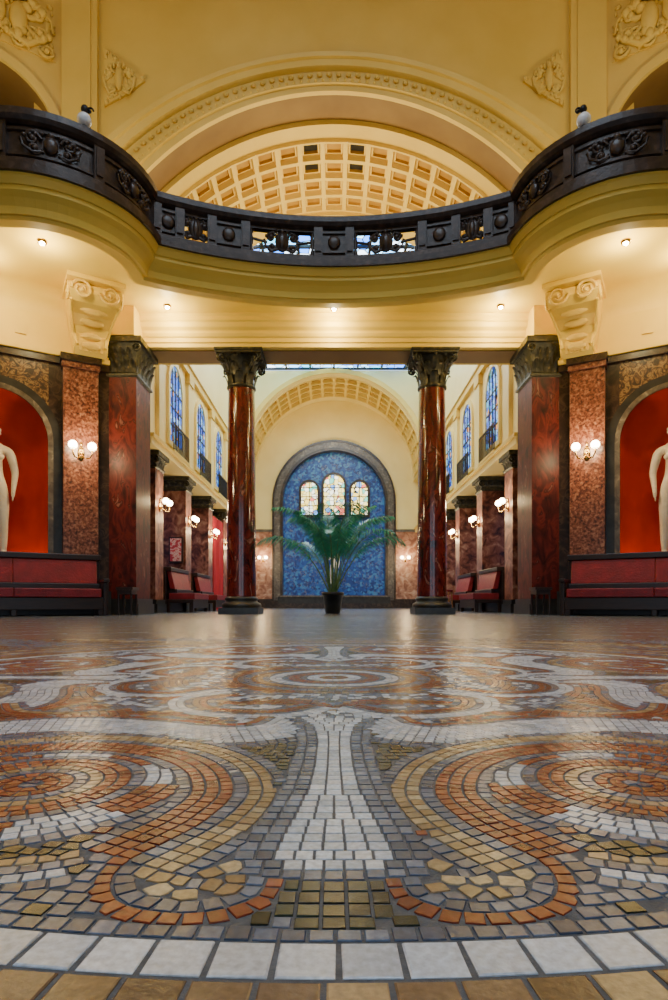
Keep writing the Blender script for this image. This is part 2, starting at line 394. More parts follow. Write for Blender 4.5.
for i,(x,y,c,sz,an) in enumerate(seeds):
    h=sz*.55; jt=random.uniform(-.05,.05); th=an+jt; ct,sn=cos(th),sin(th)
    poly=[(ct*u-sn*v,sn*u+ct*v) for u,v in ((-h*random.uniform(.94,1.04),-h*random.uniform(.94,1.04)),(h*random.uniform(.94,1.04),-h*random.uniform(.94,1.04)),(h*random.uniform(.94,1.04),h*random.uniform(.94,1.04)),(-h*random.uniform(.94,1.04),h*random.uniform(.94,1.04)))]
    g=.0008 if sz<.02 else .0012
    ct,sn=cos(an),sin(an)
    for co,k,d in kd.find_range((x,y,0),sz*2.2):
        if k==i or d<1e-6: continue
        dx,dy=co.x-x,co.y-y
        da_=((seeds[k][4]-an+pi/4)%(pi/2))-pi/4
        if abs(da_)<.32:
            du=dx*ct+dy*sn; dv=-dx*sn+dy*ct
            if abs(du)>abs(dv): sg=1 if du>0 else -1; nx,ny,dd=ct*sg,sn*sg,abs(du)
            else: sg=1 if dv>0 else -1; nx,ny,dd=-sn*sg,ct*sg,abs(dv)
        else: nx,ny,dd=dx/d,dy/d,d
        lim=dd*(sz/(sz+seeds[k][3]))-g
        out=[];m=len(poly)
        for a in range(m):
            p,q=poly[a],poly[(a+1)%m]
            da=p[0]*nx+p[1]*ny-lim; db=q[0]*nx+q[1]*ny-lim
            if da<=0: out.append(p)
            if (da<0)!=(db<0) and abs(da-db)>1e-12:
                t=da/(da-db); out.append((p[0]+(q[0]-p[0])*t,p[1]+(q[1]-p[1])*t))
        poly=out
        if len(poly)<3: break
    if len(poly)<3: continue
    mx=sum(p[0] for p in poly)/len(poly); my=sum(p[1] for p in poly)/len(poly)
    tx,ty=random.gauss(0,.010),random.gauss(0,.010); dz=random.uniform(-.0002,.0001)
    o=len(V); n=len(poly)
    for p in poly: V.append((x+p[0],y+p[1],-.0022))
    for p in poly: V.append((x+mx+(p[0]-mx)*.98,y+my+(p[1]-my)*.98,-.0004+dz))
    for p in poly:
        ax,ay=(p[0]-mx)*.92,(p[1]-my)*.92; V.append((x+mx+ax,y+my+ay,dz+tx*ax+ty*ay))
    F.append(tuple(o+2*n+a for a in range(n)))
    for a in range(n):
        a2=(a+1)%n
        F.append((o+a,o+a2,o+n+a2,o+n+a)); F.append((o+n+a,o+n+a2,o+2*n+a2,o+2*n+a))
    CC+= [c]*(3*n)
gs=len(V)
V+=[(-1.76,-.13,-.0009),(1.76,-.13,-.0009),(1.76,2.76,-.0009),(-1.76,2.76,-.0009)]; F.append((gs,gs+1,gs+2,gs+3)); CC+=[(.1,.1,.1)]*4
me=bpy.data.meshes.new('floor_mosaic'); me.from_pydata(V,[],F); me.materials.append(TILE); me.materials.append(GROUT)
me.polygons[len(F)-1].material_index=1
at=me.attributes.new('tc','FLOAT_COLOR','POINT'); fl=[]
for c in CC: fl+= [c[0],c[1],c[2],1]
at.data.foreach_set('color',fl)
o=bpy.data.objects.new('floor_mosaic',me); COL.objects.link(o)
print('tiles',len(seeds))

# ------------------------------------------------------------ rotunda lower side walls
UC=1.42; NR=.69
def SW(s): return lambda p: Vector((s*(3.5+.866*p.x-.5*p.y),9.05-.5*p.x-.866*p.y,p.z))
def SU(s): return lambda p: Vector((s*(4.3+.866*p.x-.5*p.y),9.5-.5*p.x-.866*p.y,p.z))
LOOPS=[(-1,'left'),(1,'right')]
for s,nm in LOOPS:
    b=B('wall_niche_'+nm,SW(s))
    z0=.0; zs=2.5; top=3.75
    n=20
    xs=[UC-NR*cos(pi*i/n) for i in range(n+1)]; zz=[zs+NR*sin(pi*i/n) for i in range(n+1)]
    for i in range(n):
        b.add([(xs[i],0,zz[i]),(xs[i+1],0,zz[i+1]),(xs[i+1],0,top),(xs[i],0,top)],[(0,1,2,3)],FRZ)
    b.box(-.12,UC-NR,-.35,0,0,3.75,DKM); b.box(UC+NR,2.85,-.35,0,0,3.75,DKM)
    b.add([(UC-NR,0,0),(UC+NR,0,0),(UC+NR,0,.5),(UC-NR,0,.5)],[(0,1,2,3)],DKM)
    R=[[(UC-NR*cos(pi*i/n),-.62*sin(pi*i/n),z) for i in range(n+1)] for z in (.45,1.5,zs)]
    b.loft(R,REDP,True,False,False)
    b.loft([[(UC-NR*cos(pi*i/n),-.62*sin(pi*i/n)*sin(pi/2*(1-k/8)),zs+NR*sin(pi*i/n)*sin(pi/2*k/8)) for i in range(n+1)] for k in range(9)],REDP,True,False,False)
    b.add([(UC-NR,0,.45),(UC+NR,0,.45),(UC+NR,-.65,.45),(UC-NR,-.65,.45)],[(0,1,2,3)],GREYM)
    def path_arch(r): return [(UC-r,.45)]+[(UC-r*cos(pi*i/n),zs+r*sin(pi*i/n)) for i in range(n+1)]+[(UC+r,.45)]
    for ra,rb,v0,v1,m in [(NR-.01,NR+.06,.0,.05,GREYM),(NR+.06,NR+.17,.0,.03,BLKST)]:
        A=path_arch(ra); C2=path_arch(rb)
        b.loft([[(x,v0,z) for x,z in A],[(x,v1,z) for x,z in A],[(x,v1,z) for x,z in C2],[(x,v0,z) for x,z in C2]],m,False,False,False)
    b.box(-.12,2.85,-.35,-.02,3.75,4.66,CREAMY)
    b.box(-.1,2.85,-.02,.05,3.66,3.76,DKM); b.box(-.1,2.85,-.02,.09,3.76,3.82,CREAMY)
    b.box(-.1,2.85,-.02,.05,3.82,3.87,CREAMY)
    b.loft([[(x,-.02+.30*(1-cos(pi/2*k/8)),4.34+.30*sin(pi/2*k/8)) for x in (-.1,2.85)] for k in range(9)],CREAMY,True,False,False)
    b.box(1.02,1.16,-.02,.0,4.0,4.16,CREAMY)
    b.box(-.12,2.85,0,.08,0,.35,BLKST)
    b.done()
    for u0 in (.05,2.25):
        b=B('granite_pilaster',SW(s))
        b.box(u0,u0+.52,.002,.16,0,.3,BLKST); b.box(u0+.02,u0+.50,.002,.13,.3,3.6,GRAN)
        b.box(u0,u0+.52,.002,.17,3.6,3.68,GRAN); b.box(u0-.02,u0+.54,.002,.20,3.68,3.78,DKM)
        b.done(.006)
        b=B('scroll_console',SW(s)); uc=u0+.14
        prof=[(0,3.78),(.20,3.78),(.27,3.86),(.26,3.98),(.22,4.08),(.26,4.18),(.42,4.28),(.66,4.34),(.76,4.44),(.76,4.54),(.68,4.60),(.68,4.63),(0,4.63)]
        nn=len(prof)
        wz=lambda z: .21+.13*max(0,min(1,(z-3.85)/.6))
        vs=[(uc-wz(z),v,z) for v,z in prof]+[(uc+wz(z),v,z) for v,z in prof]
        b.add(vs,[tuple(range(nn)),tuple(range(nn,2*nn))]+[(i,(i+1)%nn,(i+1)%nn+nn,i+nn) for i in range(nn)],CREAMY)
        for q in (-1,1):
            def xq(p,q=q): return Vector((uc+q*.35+q*p.y,.0+p.x,p.z))
            b.spiral((.60,0,4.47),.12,1.8,CREAMY,.02,pi/2,-1,24,xq)
            def xq2(p,q=q): return Vector((uc+q*.22+q*p.y,.0+p.x,p.z))
            b.spiral((.20,0,3.90),.08,1.6,CREAMY,.015,-pi/2,1,20,xq2)
            b.spiral((uc+q*.18,.77,4.46),.13,1.8,CREAM,.022,0,q,26)
            b.tube([(uc+q*.32,.70,4.34),(uc+q*.29,.5,4.27),(uc+q*.25,.30,4.16),(uc+q*.21,.24,4.05),(uc+q*.19,.29,3.9)],.018,CREAMY,6)
        for k,(v,z) in enumerate([(.29,3.9),(.26,4.04),(.34,4.22),(.52,4.30)]): b.ell((uc,v,z),(.13+.02*k,.05,.06),CREAM,10)
        b.box(uc-.38,uc+.38,0,.84,4.58,4.66,CREAMY)
        for k in range(5): b.box(uc-.16+k*.07,uc-.12+k*.07,.262,.285,3.82,3.93,CREAM)
        b.done(.006)
    b=B('wall_'+nm); xx=5.95
    b.box(min(s*xx,s*6.3),max(s*xx,s*6.3),-4,7.75,0,3.75,DKM); b.box(min(s*xx,s*6.3),max(s*xx,s*6.3),-4,7.75,3.75,11,CREAM)
    b.done()
b=B('wall_front'); b.box(-6.3,6.3,-4.3,-4,4.2,11,CREAM); b.box(-6.3,-4.6,-4.3,-4,0,4.2,DKM); b.box(4.6,6.3,-4.3,-4,0,4.2,DKM); b.box(-1.2,-.6,-4.3,-4,0,4.2,DKM); b.box(.6,1.2,-4.3,-4,0,4.2,DKM); b.done()

# ------------------------------------------------------------ benches
def bench(xf,L,name='red_leather_bench',arms=True):
    b=B(name,xf)
    n=max(1,round(L/1.0))
    b.box(0,L,.10,.60,.18,.25,WOOD)
    for i in range(n+1):
        x=i*(L-.07)/n
        b.box(x,x+.07,.54,.61,0,.22,WOOD); b.box(x,x+.07,.10,.17,0,.22,WOOD)
    b.box(0,L,.585,.615,.08,.25,WOOD)
    b.box(0,L,.27,.30,.37,.45,WOOD)
    for i in range(n):
        a=.03+i*(L-.06)/n; c=.03+(i+1)*(L-.06)/n
        b.box(a,c,.14,.635,.25,.37,LEATH)
        vs=[(a,.16,.45),(c,.16,.45),(c,.26,.45),(a,.26,.45),(a,.10,.79),(c,.10,.79),(c,.18,.79),(a,.18,.79)]
        b.add(vs,[(0,1,2,3),(4,5,6,7),(0,1,5,4),(1,2,6,5),(2,3,7,6),(3,0,4,7)],LEATH)
    b.box(-.03,L+.03,.04,.20,.79,.87,WOOD); b.box(-.03,L+.03,.03,.10,.0,.79,WOOD)
    if arms:
        for x in (-.06,L):
            b.box(x,x+.06,.05,.60,.20,.46,WOOD); b.box(x-.01,x+.07,.04,.66,.46,.51,WOOD); b.box(x,x+.06,.55,.61,0,.46,WOOD)
    return b.done(.010)
for s,nm in LOOPS:
    base=SW(s)
    bench(lambda p,base=base: base(Vector((p.x+.10,p.y+.17,p.z))),2.2)
    b=B('side_table',(lambda s: (lambda p: Vector((s*p.x,p.y,p.z))))(s))
    b.box(2.84,3.08,8.46,8.74,.36,.40,WOOD); b.box(2.86,3.06,8.48,8.72,.30,.36,WOOD)
    for x in (2.87,3.05):
        for y in (8.49,8.71): b.lathe((x,y,0),[(.012,0),(.02,.04),(.012,.08),(.02,.2),(.014,.26),(.02,.3)],WOOD,10)
    b.done()

# ------------------------------------------------------------ statues
def skin_mesh(J,E,root,sub=2):
    names=list(J); me=bpy.data.meshes.new('sk'); me.from_pydata([J[k][0] for k in names],[(names.index(a),names.index(c)) for a,c in E],[])
    o=bpy.data.objects.new('sk',me); COL.objects.link(o)
    md=o.modifiers.new('s','SKIN'); md.use_smooth_shade=True
    for i,k in enumerate(names):
        r=J[k][1]; r=r if hasattr(r,'__len__') else (r,r); me.skin_vertices[0].data[i].radius=r
        me.skin_vertices[0].data[i].use_root=(k==root)
    sb=o.modifiers.new('u','SUBSURF'); sb.levels=sub; sb.render_levels=sub
    dg=bpy.context.evaluated_depsgraph_get(); m2=bpy.data.meshes.new_from_object(o.evaluated_get(dg))
    vs=[v.co.copy() for v in m2.vertices]; fs=[tuple(p.vertices) for p in m2.polygons]
    bpy.data.objects.remove(o); return vs,fs
def statue_geo(b,xf,mir=1):
    J={'pel':((0,0,.97),(.145,.11)),'wai':((.012,0,1.13),(.112,.09)),'che':((0,.0,1.33),(.15,.11)),'nb':((-.005,.01,1.47),(.085,.07)),
       'nk':((-.01,0,1.55),.052),'h0':((-.015,-.02,1.63),(.068,.08)),'h1':((-.02,-.015,1.71),(.078,.092)),'h2':((-.02,-.01,1.78),(.05,.06))}
    E=[('pel','wai'),('wai','che'),('che','nb'),('nb','nk'),('nk','h0'),('h0','h1'),('h1','h2')]
    for q,t in ((1,'R'),(-1,'L')):
        bend=.0 if q>0 else 1
        J['sh'+t]=((q*.175,.01,1.43),.066)
        if bend: el=(q*.25,.0,1.17); wr=(q*.10,-.18,1.22); hd=(q*.03,-.2,1.27)
        else: el=(q*.245,.03,1.15); wr=(q*.22,-.04,.92); hd=(q*.215,-.06,.85)
        J['ua'+t]=((q*.215,.02,1.30),.058)
        J['el'+t]=(el,.046); J['wr'+t]=(wr,(.034,.03)); J['hd'+t]=(hd,(.038,.02))
        E+=[('nb','sh'+t),('sh'+t,'ua'+t),('ua'+t,'el'+t),('el'+t,'wr'+t),('wr'+t,'hd'+t)]
        d=(Vector(hd)-Vector(wr)).normalized(); side=Vector((0,-1,0)) if not bend else Vector((0,0,1))
        for k in range(4):
            a=Vector(hd)+side*(.026-.017*k)+d*.035; e=a+d*(.035-.004*abs(k-1)); e2=e+d*.022+Vector((0,.006,0))
            J[f'f{t}{k}a']=(tuple(a),.010); J[f'f{t}{k}b']=(tuple(e),.0085); J[f'f{t}{k}c']=(tuple(e2),.007)
            E+=[('hd'+t,f'f{t}{k}a'),(f'f{t}{k}a',f'f{t}{k}b'),(f'f{t}{k}b',f'f{t}{k}c')]
        th=Vector(wr)+d*.03+side*.04; J['t'+t]=(tuple(th),.011); J['u'+t]=(tuple(th+d*.035+side*.01),.009)
        E+=[('hd'+t,'t'+t),('t'+t,'u'+t)]
        kx=.11 if q>0 else .13; ky=-.01 if q>0 else -.10
        J['hp'+t]=((q*.085,0,.9),(.1,.1)); J['th'+t]=((q*.1,ky*.5,.72),.085); J['kn'+t]=((q*kx,ky,.50),.06); J['cf'+t]=((q*kx,ky*.5+.025,.34),.057)
        J['an'+t]=((q*kx,.02,.09),.036); J['to'+t]=((q*(kx+.02),-.11,.03),(.04,.025))
        E+=[('pel','hp'+t),('hp'+t,'th'+t),('th'+t,'kn'+t),('kn'+t,'cf'+t),('cf'+t,'an'+t),('an'+t,'to'+t)]
    vs,fs=skin_mesh(J,E,'pel')
    f=lambda p: xf(Vector((p.x*mir,p.y,p.z)))
    b.add(vs,fs,STAT,True,f)
    b.ell((-.02,-.105,1.665),(.012,.022,.026),STAT,8,f); b.ell((-.02,-.095,1.625),(.024,.012,.008),STAT,8,f)
    for q in (-1,1):
        b.ell((-.02+q*.03,-.088,1.69),(.014,.01,.009),STAT,8,f); b.ell((-.02+q*.082,-.005,1.665),(.012,.02,.03),STAT,8,f)
        b.ell((-.02+q*.03,-.09,1.71),(.022,.012,.006),STAT,8,f)
        b.ell((q*.07,-.10,1.33),(.05,.04,.045),STAT,10,f)
    for k in range(26):
        a=random.uniform(-.4,pi+.4); z=random.uniform(1.66,1.80); rr=.085 if z<1.76 else .05
        b.ell((-.02+rr*cos(a),.0+(rr+.01)*sin(a),z),.024,STAT,6,f)
    b.ell((-.02,.09,1.69),(.04,.04,.04),STAT,8,f)
for s,nm in LOOPS:
    b=B('niche_statue'); base=SW(s)
    f=lambda p,base=base: base(Vector((UC+.0+p.x*1.12,-.2-p.y*1.12,p.z*1.08+.80)))
    statue_geo(b,f,-1)
    g=lambda p,base=base: base(p)
    b.box(UC-.26,UC+.26,-.46,.04,.45,.75,GREYM,g); b.box(UC-.29,UC+.29,-.49,.06,.75,.81,GREYM,g)
    b.tube([(UC+.1,-.33,.81),(UC+.12,-.31,1.2),(UC+.1,-.30,1.6)],lambda t:.07-.02*t,STAT,8,g)
    st=b.done()
    for u in (-.42,.42):
        l=bpy.data.lights.new('niche_uplight','POINT'); l.energy=6; l.color=(1,.70,.32); l.shadow_soft_size=.04
        o=bpy.data.objects.new('niche_uplight',l); o.location=base(Vector((UC+u,-.2,.62))); COL.objects.link(o); o.parent=st

# ------------------------------------------------------------ columns & piers
def leafset(b,cx,cy,z0,r0,h,n,m,ph=0,out=.10):
    for k in range(n):
        a=2*pi*(k+ph)/n; ca,sa=cos(a),sin(a); w=pi*r0/n*.92
        rings=[]
        for i in range(7):
            t=i/6; r=r0+out*t**2.2; z=z0+h*(t if t<.85 else .85+(t-.85)*.2)-(.03 if t>.95 else 0); ww=w*(1-.15*t-.55*max(0,t-.6)/.4)
            rings.append([(cx+r*ca-ww*sa*q,cy+r*sa+ww*ca*q,z) for q in (-1,-.5,0,.5,1)])
            rings[-1][2]=(cx+(r+.018)*ca,cy+(r+.018)*sa,z)
        b.loft(rings,m,True,False,False)
def capital(b,cx,cy,z0,z1,r,m,aw):
    h=z1-z0
    b.lathe((cx,cy,z0),[(r*1.02,0),(r*1.15,.02),(r*1.15,.05),(r*1.0,.06),(r*1.0,h*.5),(r*1.25,h*.85),(r*1.35,h*.88)],m,24)
    leafset(b,cx,cy,z0+.05,r*1.02,h*.42,8,m,0,.09)
    leafset(b,cx,cy,z0+.05+h*.25,r*1.04,h*.42,8,m,.5,.12)
    for q in range(4):
        a=pi/4+q*pi/2; d=aw*.56
        def xf(p,a=a): return Vector((cx+p.x*cos(a)-p.y*sin(a),cy+p.x*sin(a)+p.y*cos(a),p.z))
        for off in (-.02,.02): b.spiral((d,off,z1-.13),.08,1.5,m,.02,pi,-1,16,xf)
        b.tube([(r,0,z0+h*.55),(d*.85,0,z1-.09)],.022,m,6,xf)
        b.ell((cx+aw*.43*cos(q*pi/2),cy+aw*.43*sin(q*pi/2),z1-.06),.045,m,8)
    b.box(cx-aw/2,cx+aw/2,cy-aw/2,cy+aw/2,z1-.07,z1,m)
    b.box(cx-aw/2-.02,cx+aw/2+.02,cy-aw/2-.02,cy+aw/2+.02,z1-.03,z1,m)
for x in (-1.51,1.60):
    b=B('red_marble_column'); y=9.8
    b.box(x-.32,x+.32,y-.32,y+.32,0,.10,BLKST)
    b.lathe((x,y,0),[(.31,.10),(.325,.13),(.31,.17),(.265,.19),(.255,.215),(.275,.24),(.26,.265),(.235,.28)],BLKST,32)
    b.lathe((x,y,0),[(.240,.28),(.235,.4),(.234,1.4),(.226,2.4),(.216,3.3),(.208,3.66)],REDM,36)
    capital(b,x,y,3.64,4.20,.205,BRZ,.72)
    b.done()
def sqpier(name,x0,x1,y0,y1,z1,capz,mshaft,mcap,mbase,out=.06,sx=None):
    b=B(name,sx)
    b.box(x0-.05,x1+.05,y0-.05,y1+.05,0,.16,mbase); b.box(x0-.03,x1+.03,y0-.03,y1+.03,.16,.24,mbase)
    b.box(x0,x1,y0,y1,.24,capz,mshaft)
    R=[]
    for d,z in [(.0,capz-.02),(.03,capz),(.03,capz+.03),(.005,capz+.05),(.01,capz+(z1-capz)*.5),(out*.8,z1-.09),(out,z1-.08)]:
        R.append([(x0-d,y0-d,z),(x1+d,y0-d,z),(x1+d,y1+d,z),(x0-d,y1+d,z)])
    b.loft(R,mcap,False)
    b.box(x0-out-.04,x1+out+.04,y0-out-.04,y1+out+.04,z1-.08,z1,mcap)
    hh=z1-capz
    def leaf(px,py,dx,dy,w,z,h):
        rings=[]
        for i in range(6):
            t=i/5; o=.01+.07*t**2.2; ww=w*(1-.6*max(0,t-.5)/.5)
            rings.append([(px+dx*(o+(.012 if q==0 else 0))-dy*ww*q,py+dy*(o+(.012 if q==0 else 0))+dx*ww*q,z+h*min(t,.9)) for q in (-1,-.5,0,.5,1)])
        b.loft(rings,mcap,True,False,False)
    for zz,ph in ((capz+.05,0),(capz+.05+hh*.28,.5)):
        for k in range(4):
            if k+ph>=4: continue
            t=(k+.5+ph)/4
            if t<=1:
                leaf(x0+(x1-x0)*t,y0,0,-1,(x1-x0)/8.5,zz,hh*.38)
                for xx,dx in ((x0,-1),(x1,1)): leaf(xx,y0+(y1-y0)*t,dx,0,(y1-y0)/8.5,zz,hh*.38)
    for xx in (x0,x1):
        for q in (-1,1):
            b.spiral((xx+(.03 if xx==x1 else -.03),y0-out,z1-.15),.06,1.4,mcap,.016,0,q,14)
    return b.done(.004)
for s,nm in LOOPS:
    fx=(lambda s:(lambda p: Vector((s*p.x,p.y,p.z))))(s)
    sqpier('red_marble_pier',3.0,3.42,9.1,9.8,4.19,3.62,REDP2,BRZ,BLKST,.06,fx)
    b=B('wall_return_'+nm,fx); b.box(3.43,3.9,9.12,10.2,0,4.19,DKM); b.box(3.43,4.3,9.12,10.2,4.19,4.66,CREAMY); b.done()

# ------------------------------------------------------------ entablature beam
b=B('entablature_beam')
b.box(-3.05,3.05,9.46,10.14,4.20,4.66,CREAMY)
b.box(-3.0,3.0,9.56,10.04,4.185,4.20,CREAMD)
prof=[(0,4.2),(.02,4.2),(.02,4.26),(.045,4.27),(.045,4.33),(.07,4.35),(.09,4.39),(.09,4.43),(.14,4.47),(.17,4.53),(.20,4.55),(.20,4.60),(.24,4.63),(.24,4.66)]
b.sweep([(-3.05,9.46),(3.05,9.46)],prof,CREAMY)
for q in (-1,1):
    b.box(min(q*3.0,q*3.6),max(q*3.0,q*3.6),9.0,10.14,4.2,4.66,CREAMY)
    P=[(q*x,y) for x,y in [(3.0,10.0),(3.0,9.0),(3.6,9.0)]]
    b.sweep(P,[((a if q>0 else -a)*-.5,z) for a,z in prof],CREAMY)
for x in range(-20,21): b.ell((x*.15,9.44,4.30),(.03,.02,.02),CREAMY,6)
b.done()

# ------------------------------------------------------------ balcony
RC=5.42; YC=8.4
lobe=[(-3.6+1.2*cos(a),7.75+1.2*sin(a)) for a in [math.radians(-90+i*94/18) for i in range(19)]]
a1=math.asin(2.40/RC)
cen=[(RC*sin(a),YC-RC+RC*cos(a)) for a in [-a1+2*a1*i/40 for i in range(41)]]
left=[(-4.75,-3.9),(-4.75,6.1),(-4.6,6.42),(-4.3,6.52)]+lobe
right=[(-x,y) for x,y in reversed(left)]
PATH=left+cen[1:-1]+right
def offs(path,d):
    out=[]
    for i,p in enumerate(path):
        t=(Vector(path[min(i+1,len(path)-1)])-Vector(path[max(i-1,0)])).normalized(); out.append((p[0]+t.y*d,p[1]-t.x*d))
    return out
b=B('balcony')
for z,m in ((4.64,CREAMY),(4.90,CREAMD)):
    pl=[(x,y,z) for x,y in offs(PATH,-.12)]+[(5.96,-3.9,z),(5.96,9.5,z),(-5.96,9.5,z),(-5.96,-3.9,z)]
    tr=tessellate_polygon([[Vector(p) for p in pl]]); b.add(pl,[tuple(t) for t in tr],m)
prof=[(-.34,4.66),(-.32,4.50),(-.26,4.50),(-.24,4.42),(-.10,4.42),(-.09,4.46),(-.05,4.46),(-.03,4.53),(.02,4.60),(.07,4.65),(.07,4.70),(.09,4.70),(.13,4.77),(.13,4.80)]
b.sweep(PATH,prof,CREAMY)
BALC=b.done()
PV=[Vector(p) for p in PATH]; SL=[0]
for i in range(1,len(PV)): SL.append(SL[-1]+(PV[i]-PV[i-1]).length)
TOT=SL[-1]
def at_s(sv):
    for i in range(len(PV)-1):
        if SL[i+1]>=sv:
            t=(sv-SL[i])/(SL[i+1]-SL[i]); p=PV[i].lerp(PV[i+1],t); d=(PV[i+1]-PV[i]).normalized(); return p,d
    return PV[-1],(PV[-1]-PV[-2]).normalized()
def sub(s0,s1):
    out=[tuple(at_s(s0)[0])]
    for i in range(len(PV)):
        if s0+.01<SL[i]<s1-.01: out.append(tuple(PV[i]))
    out.append(tuple(at_s(s1)[0])); return out
def sx(x):
    i=min(range(len(left)-1,len(left)+len(cen)-2),key=lambda i:abs(PV[i].x-x))
    return SL[i]+(x-PV[i].x)/max(.2,(PV[min(i+1,len(PV)-1)]-PV[i-1]).normalized().x)
b=B('balcony_balustrade')
b.sweep(PATH,[(.0,4.80),(.17,4.80),(.17,4.88),(.10,4.92),(.10,4.98),(.06,5.01),(-.10,5.01),(-.10,4.80)],DKSTONE)
b.sweep(PATH,[(.05,5.38),(.09,5.40),(.12,5.44),(.12,5.51),(.08,5.54),(-.12,5.54),(-.14,5.51),(-.14,5.45),(-.08,5.38),(.05,5.38)],DKSTONE)
bounds=[-2.36,-2.06,-1.66,-1.22,-.22,.22,1.22,1.66,2.06,2.36]; kinds=['s','o','s','O','s','O','s','o','s']
def loc(sv,z,dn=0):
    p,d=at_s(sv); n=Vector((d.y,-d.x))
    def xf(q): return Vector((p.x+d.x*q.x-n.x*(q.y-dn),p.y+d.y*q.x-n.y*(q.y-dn),z+q.z))
    return xf
def solid(s0,s1,orn=True):
    b.sweep(sub(s0,s1),[(.02,5.0),(.02,5.41),(-.08,5.41),(-.08,5.0)],DKSTONE,closedprof=False)
    w=s1-s0
    b.sweep(sub(s0+.04,s1-.04),[(.02,5.04),(.045,5.05),(.045,5.08),(.02,5.09)],DKSTONE)
    b.sweep(sub(s0+.04,s1-.04),[(.02,5.31),(.045,5.32),(.045,5.35),(.02,5.36)],DKSTONE)
    if orn: b.relief(min(w*.66,.62),.28,DKSTONE,loc((s0+s1)/2,5.20,.035),.028)
def post(sv):
    f=loc(sv,0); b.box(-.06,.06,-.075,.10,4.98,5.42,DKSTONE,f); b.box(-.04,.04,-.095,-.07,5.05,5.36,DKSTONE,f)
ss=[sx(x) for x in bounds]
for i,k in enumerate(kinds):
    post(ss[i])
    if k=='s': solid(ss[i],ss[i+1],False); f=loc((ss[i]+ss[i+1])/2,5.20,.03); b.ell((0,-.01,0),(.09,.025,.09),DKSTONE,10,f)
    else:
        mid=(ss[i]+ss[i+1])/2; w=ss[i+1]-ss[i]; f=loc(mid,5.20,0)
        b.relief(min(w*.9,.50),.36,DKSTONE,f,.032); b.ell((0,0,0),(.10,.04,.15),DKSTONE,12,f)
        if k=='O':
            for q in (-1,1):
                b.lathe((q*w*.42,0,-.2),[(.022,0),(.035,.06),(.02,.12),(.035,.2),(.02,.28),(.035,.34),(.022,.41)],DKSTONE,8,f)
                b.tube([(q*w*.2,0,-.02),(q*w*.5,0,.04)],.018,DKSTONE,6,f)
        b.sweep(sub(ss[i],ss[i+1]),[(.03,5.34),(.03,5.41),(-.06,5.41),(-.06,5.34)],DKSTONE)
post(ss[-1])
sc0=SL[len(left)-1]
marks=[sc0-.02]
while marks[-1]>1.0: marks.append(marks[-1]-.98)
for k,(a,c2) in enumerate(zip(marks[1:],marks)):
    solid(a,c2,True); post(a)
    solid(TOT-c2,TOT-a,True); post(TOT-a)
solid(marks[0],ss[0],False); solid(ss[-1],TOT-marks[0],False); post(marks[0]); post(TOT-marks[0])
b.done(parent=BALC)
for s,nm in LOOPS:
    p=Vector((s*2.83,6.83))
    b=B('balcony_globe_lamp'); z=5.54
    b.lathe((p.x,p.y-.03,z+.0),[(.05,0),(.05,.015),(.03,.02),(.04,.035)],IRON,12)
    b.ell((p.x,p.y-.03,z+.10),.08,GLOBEOFF,18)
    b.tube([(p.x,p.y+.08,z+.01),(p.x,p.y+.12,z+.12),(p.x,p.y+.08,z+.22),(p.x,p.y-.02,z+.24),(p.x,p.y-.03,z+.18)],.014,IRON,6)
    b.ell((p.x,p.y-.02,z+.235),(.045,.04,.05),IRON,8)
    b.spiral((p.x-s*.05,p.y,z+.23),.04,1.2,IRON,.012); b.done()

# ------------------------------------------------------------ upper arch wall and barrel
b=B('wall_arch_upper'); n=48; YW=9.5
def arcpts(R,zc,y,zmin=4.9,n=n):
    a0=math.asin(min(1,(zmin-zc)/R)); return [(-R*cos(a0+(pi-2*a0)*i/n),y,zc+R*sin(a0+(pi-2*a0)*i/n)) for i in range(n+1)]
A=arcpts(4.10,4.12,YW)
for i in range(n):
    p,q=A[i],A[i+1]; b.add([p,q,(q[0],YW,11),(p[0],YW,11)],[(0,1,2,3)],CREAM)
b.add([A[0],(A[0][0],YW,11),(-4.75,YW,11),(-4.75,YW,4.66),(A[0][0],YW,4.66)],[(0,1,2,3,4)],CREAM)
b.add([A[-1],(A[-1][0],YW,11),(4.75,YW,11),(4.75,YW,4.66),(A[-1][0],YW,4.66)],[(0,1,2,3,4)],CREAM)
def mixarc(t,y):
    R=4.10+(5.40-4.10)*t; z=4.12+(3.34-4.12)*t; return arcpts(R,z,y,5.1)
prof=[(0,9.50),(0,9.42),(.14,9.40),(.15,9.36),(.28,9.36),(.32,9.42),(.60,9.42),(.64,9.34),(.78,9.31),(.80,9.27),(.92,9.26),(1.0,9.34),(1.0,9.5)]
b.loft([arcpts(4.10,4.12,9.5),arcpts(4.10,4.12,9.98)],CREAMD,True,False,False)  # arch soffit crescent: shadow comes from the darker plaster colour
b.loft([mixarc(t,y) for t,y in prof],CREAM,False,False,False)
M=mixarc(.46,9.40)
K=80
for i in range(K):
    t=(i+.5)/K*(n); k=int(t); f=t-k; p=Vector(M[k]).lerp(Vector(M[min(k+1,n)]),f); b.ell(p,(.05,.03,.035),CREAM,6)
M=mixarc(.22,9.35)
for i in range(100):
    t=(i+.5)/100*(n); k=int(t); f=t-k; p=Vector(M[k]).lerp(Vector(M[min(k+1,n)]),f); b.ell(p,(.022,.02,.022),CREAM,6)
b.loft([arcpts(4.10,4.12,9.98),arcpts(4.02,4.12,9.98),arcpts(4.02,4.12,10.28),arcpts(3.96,4.12,10.28)],CREAM,False,False,False)
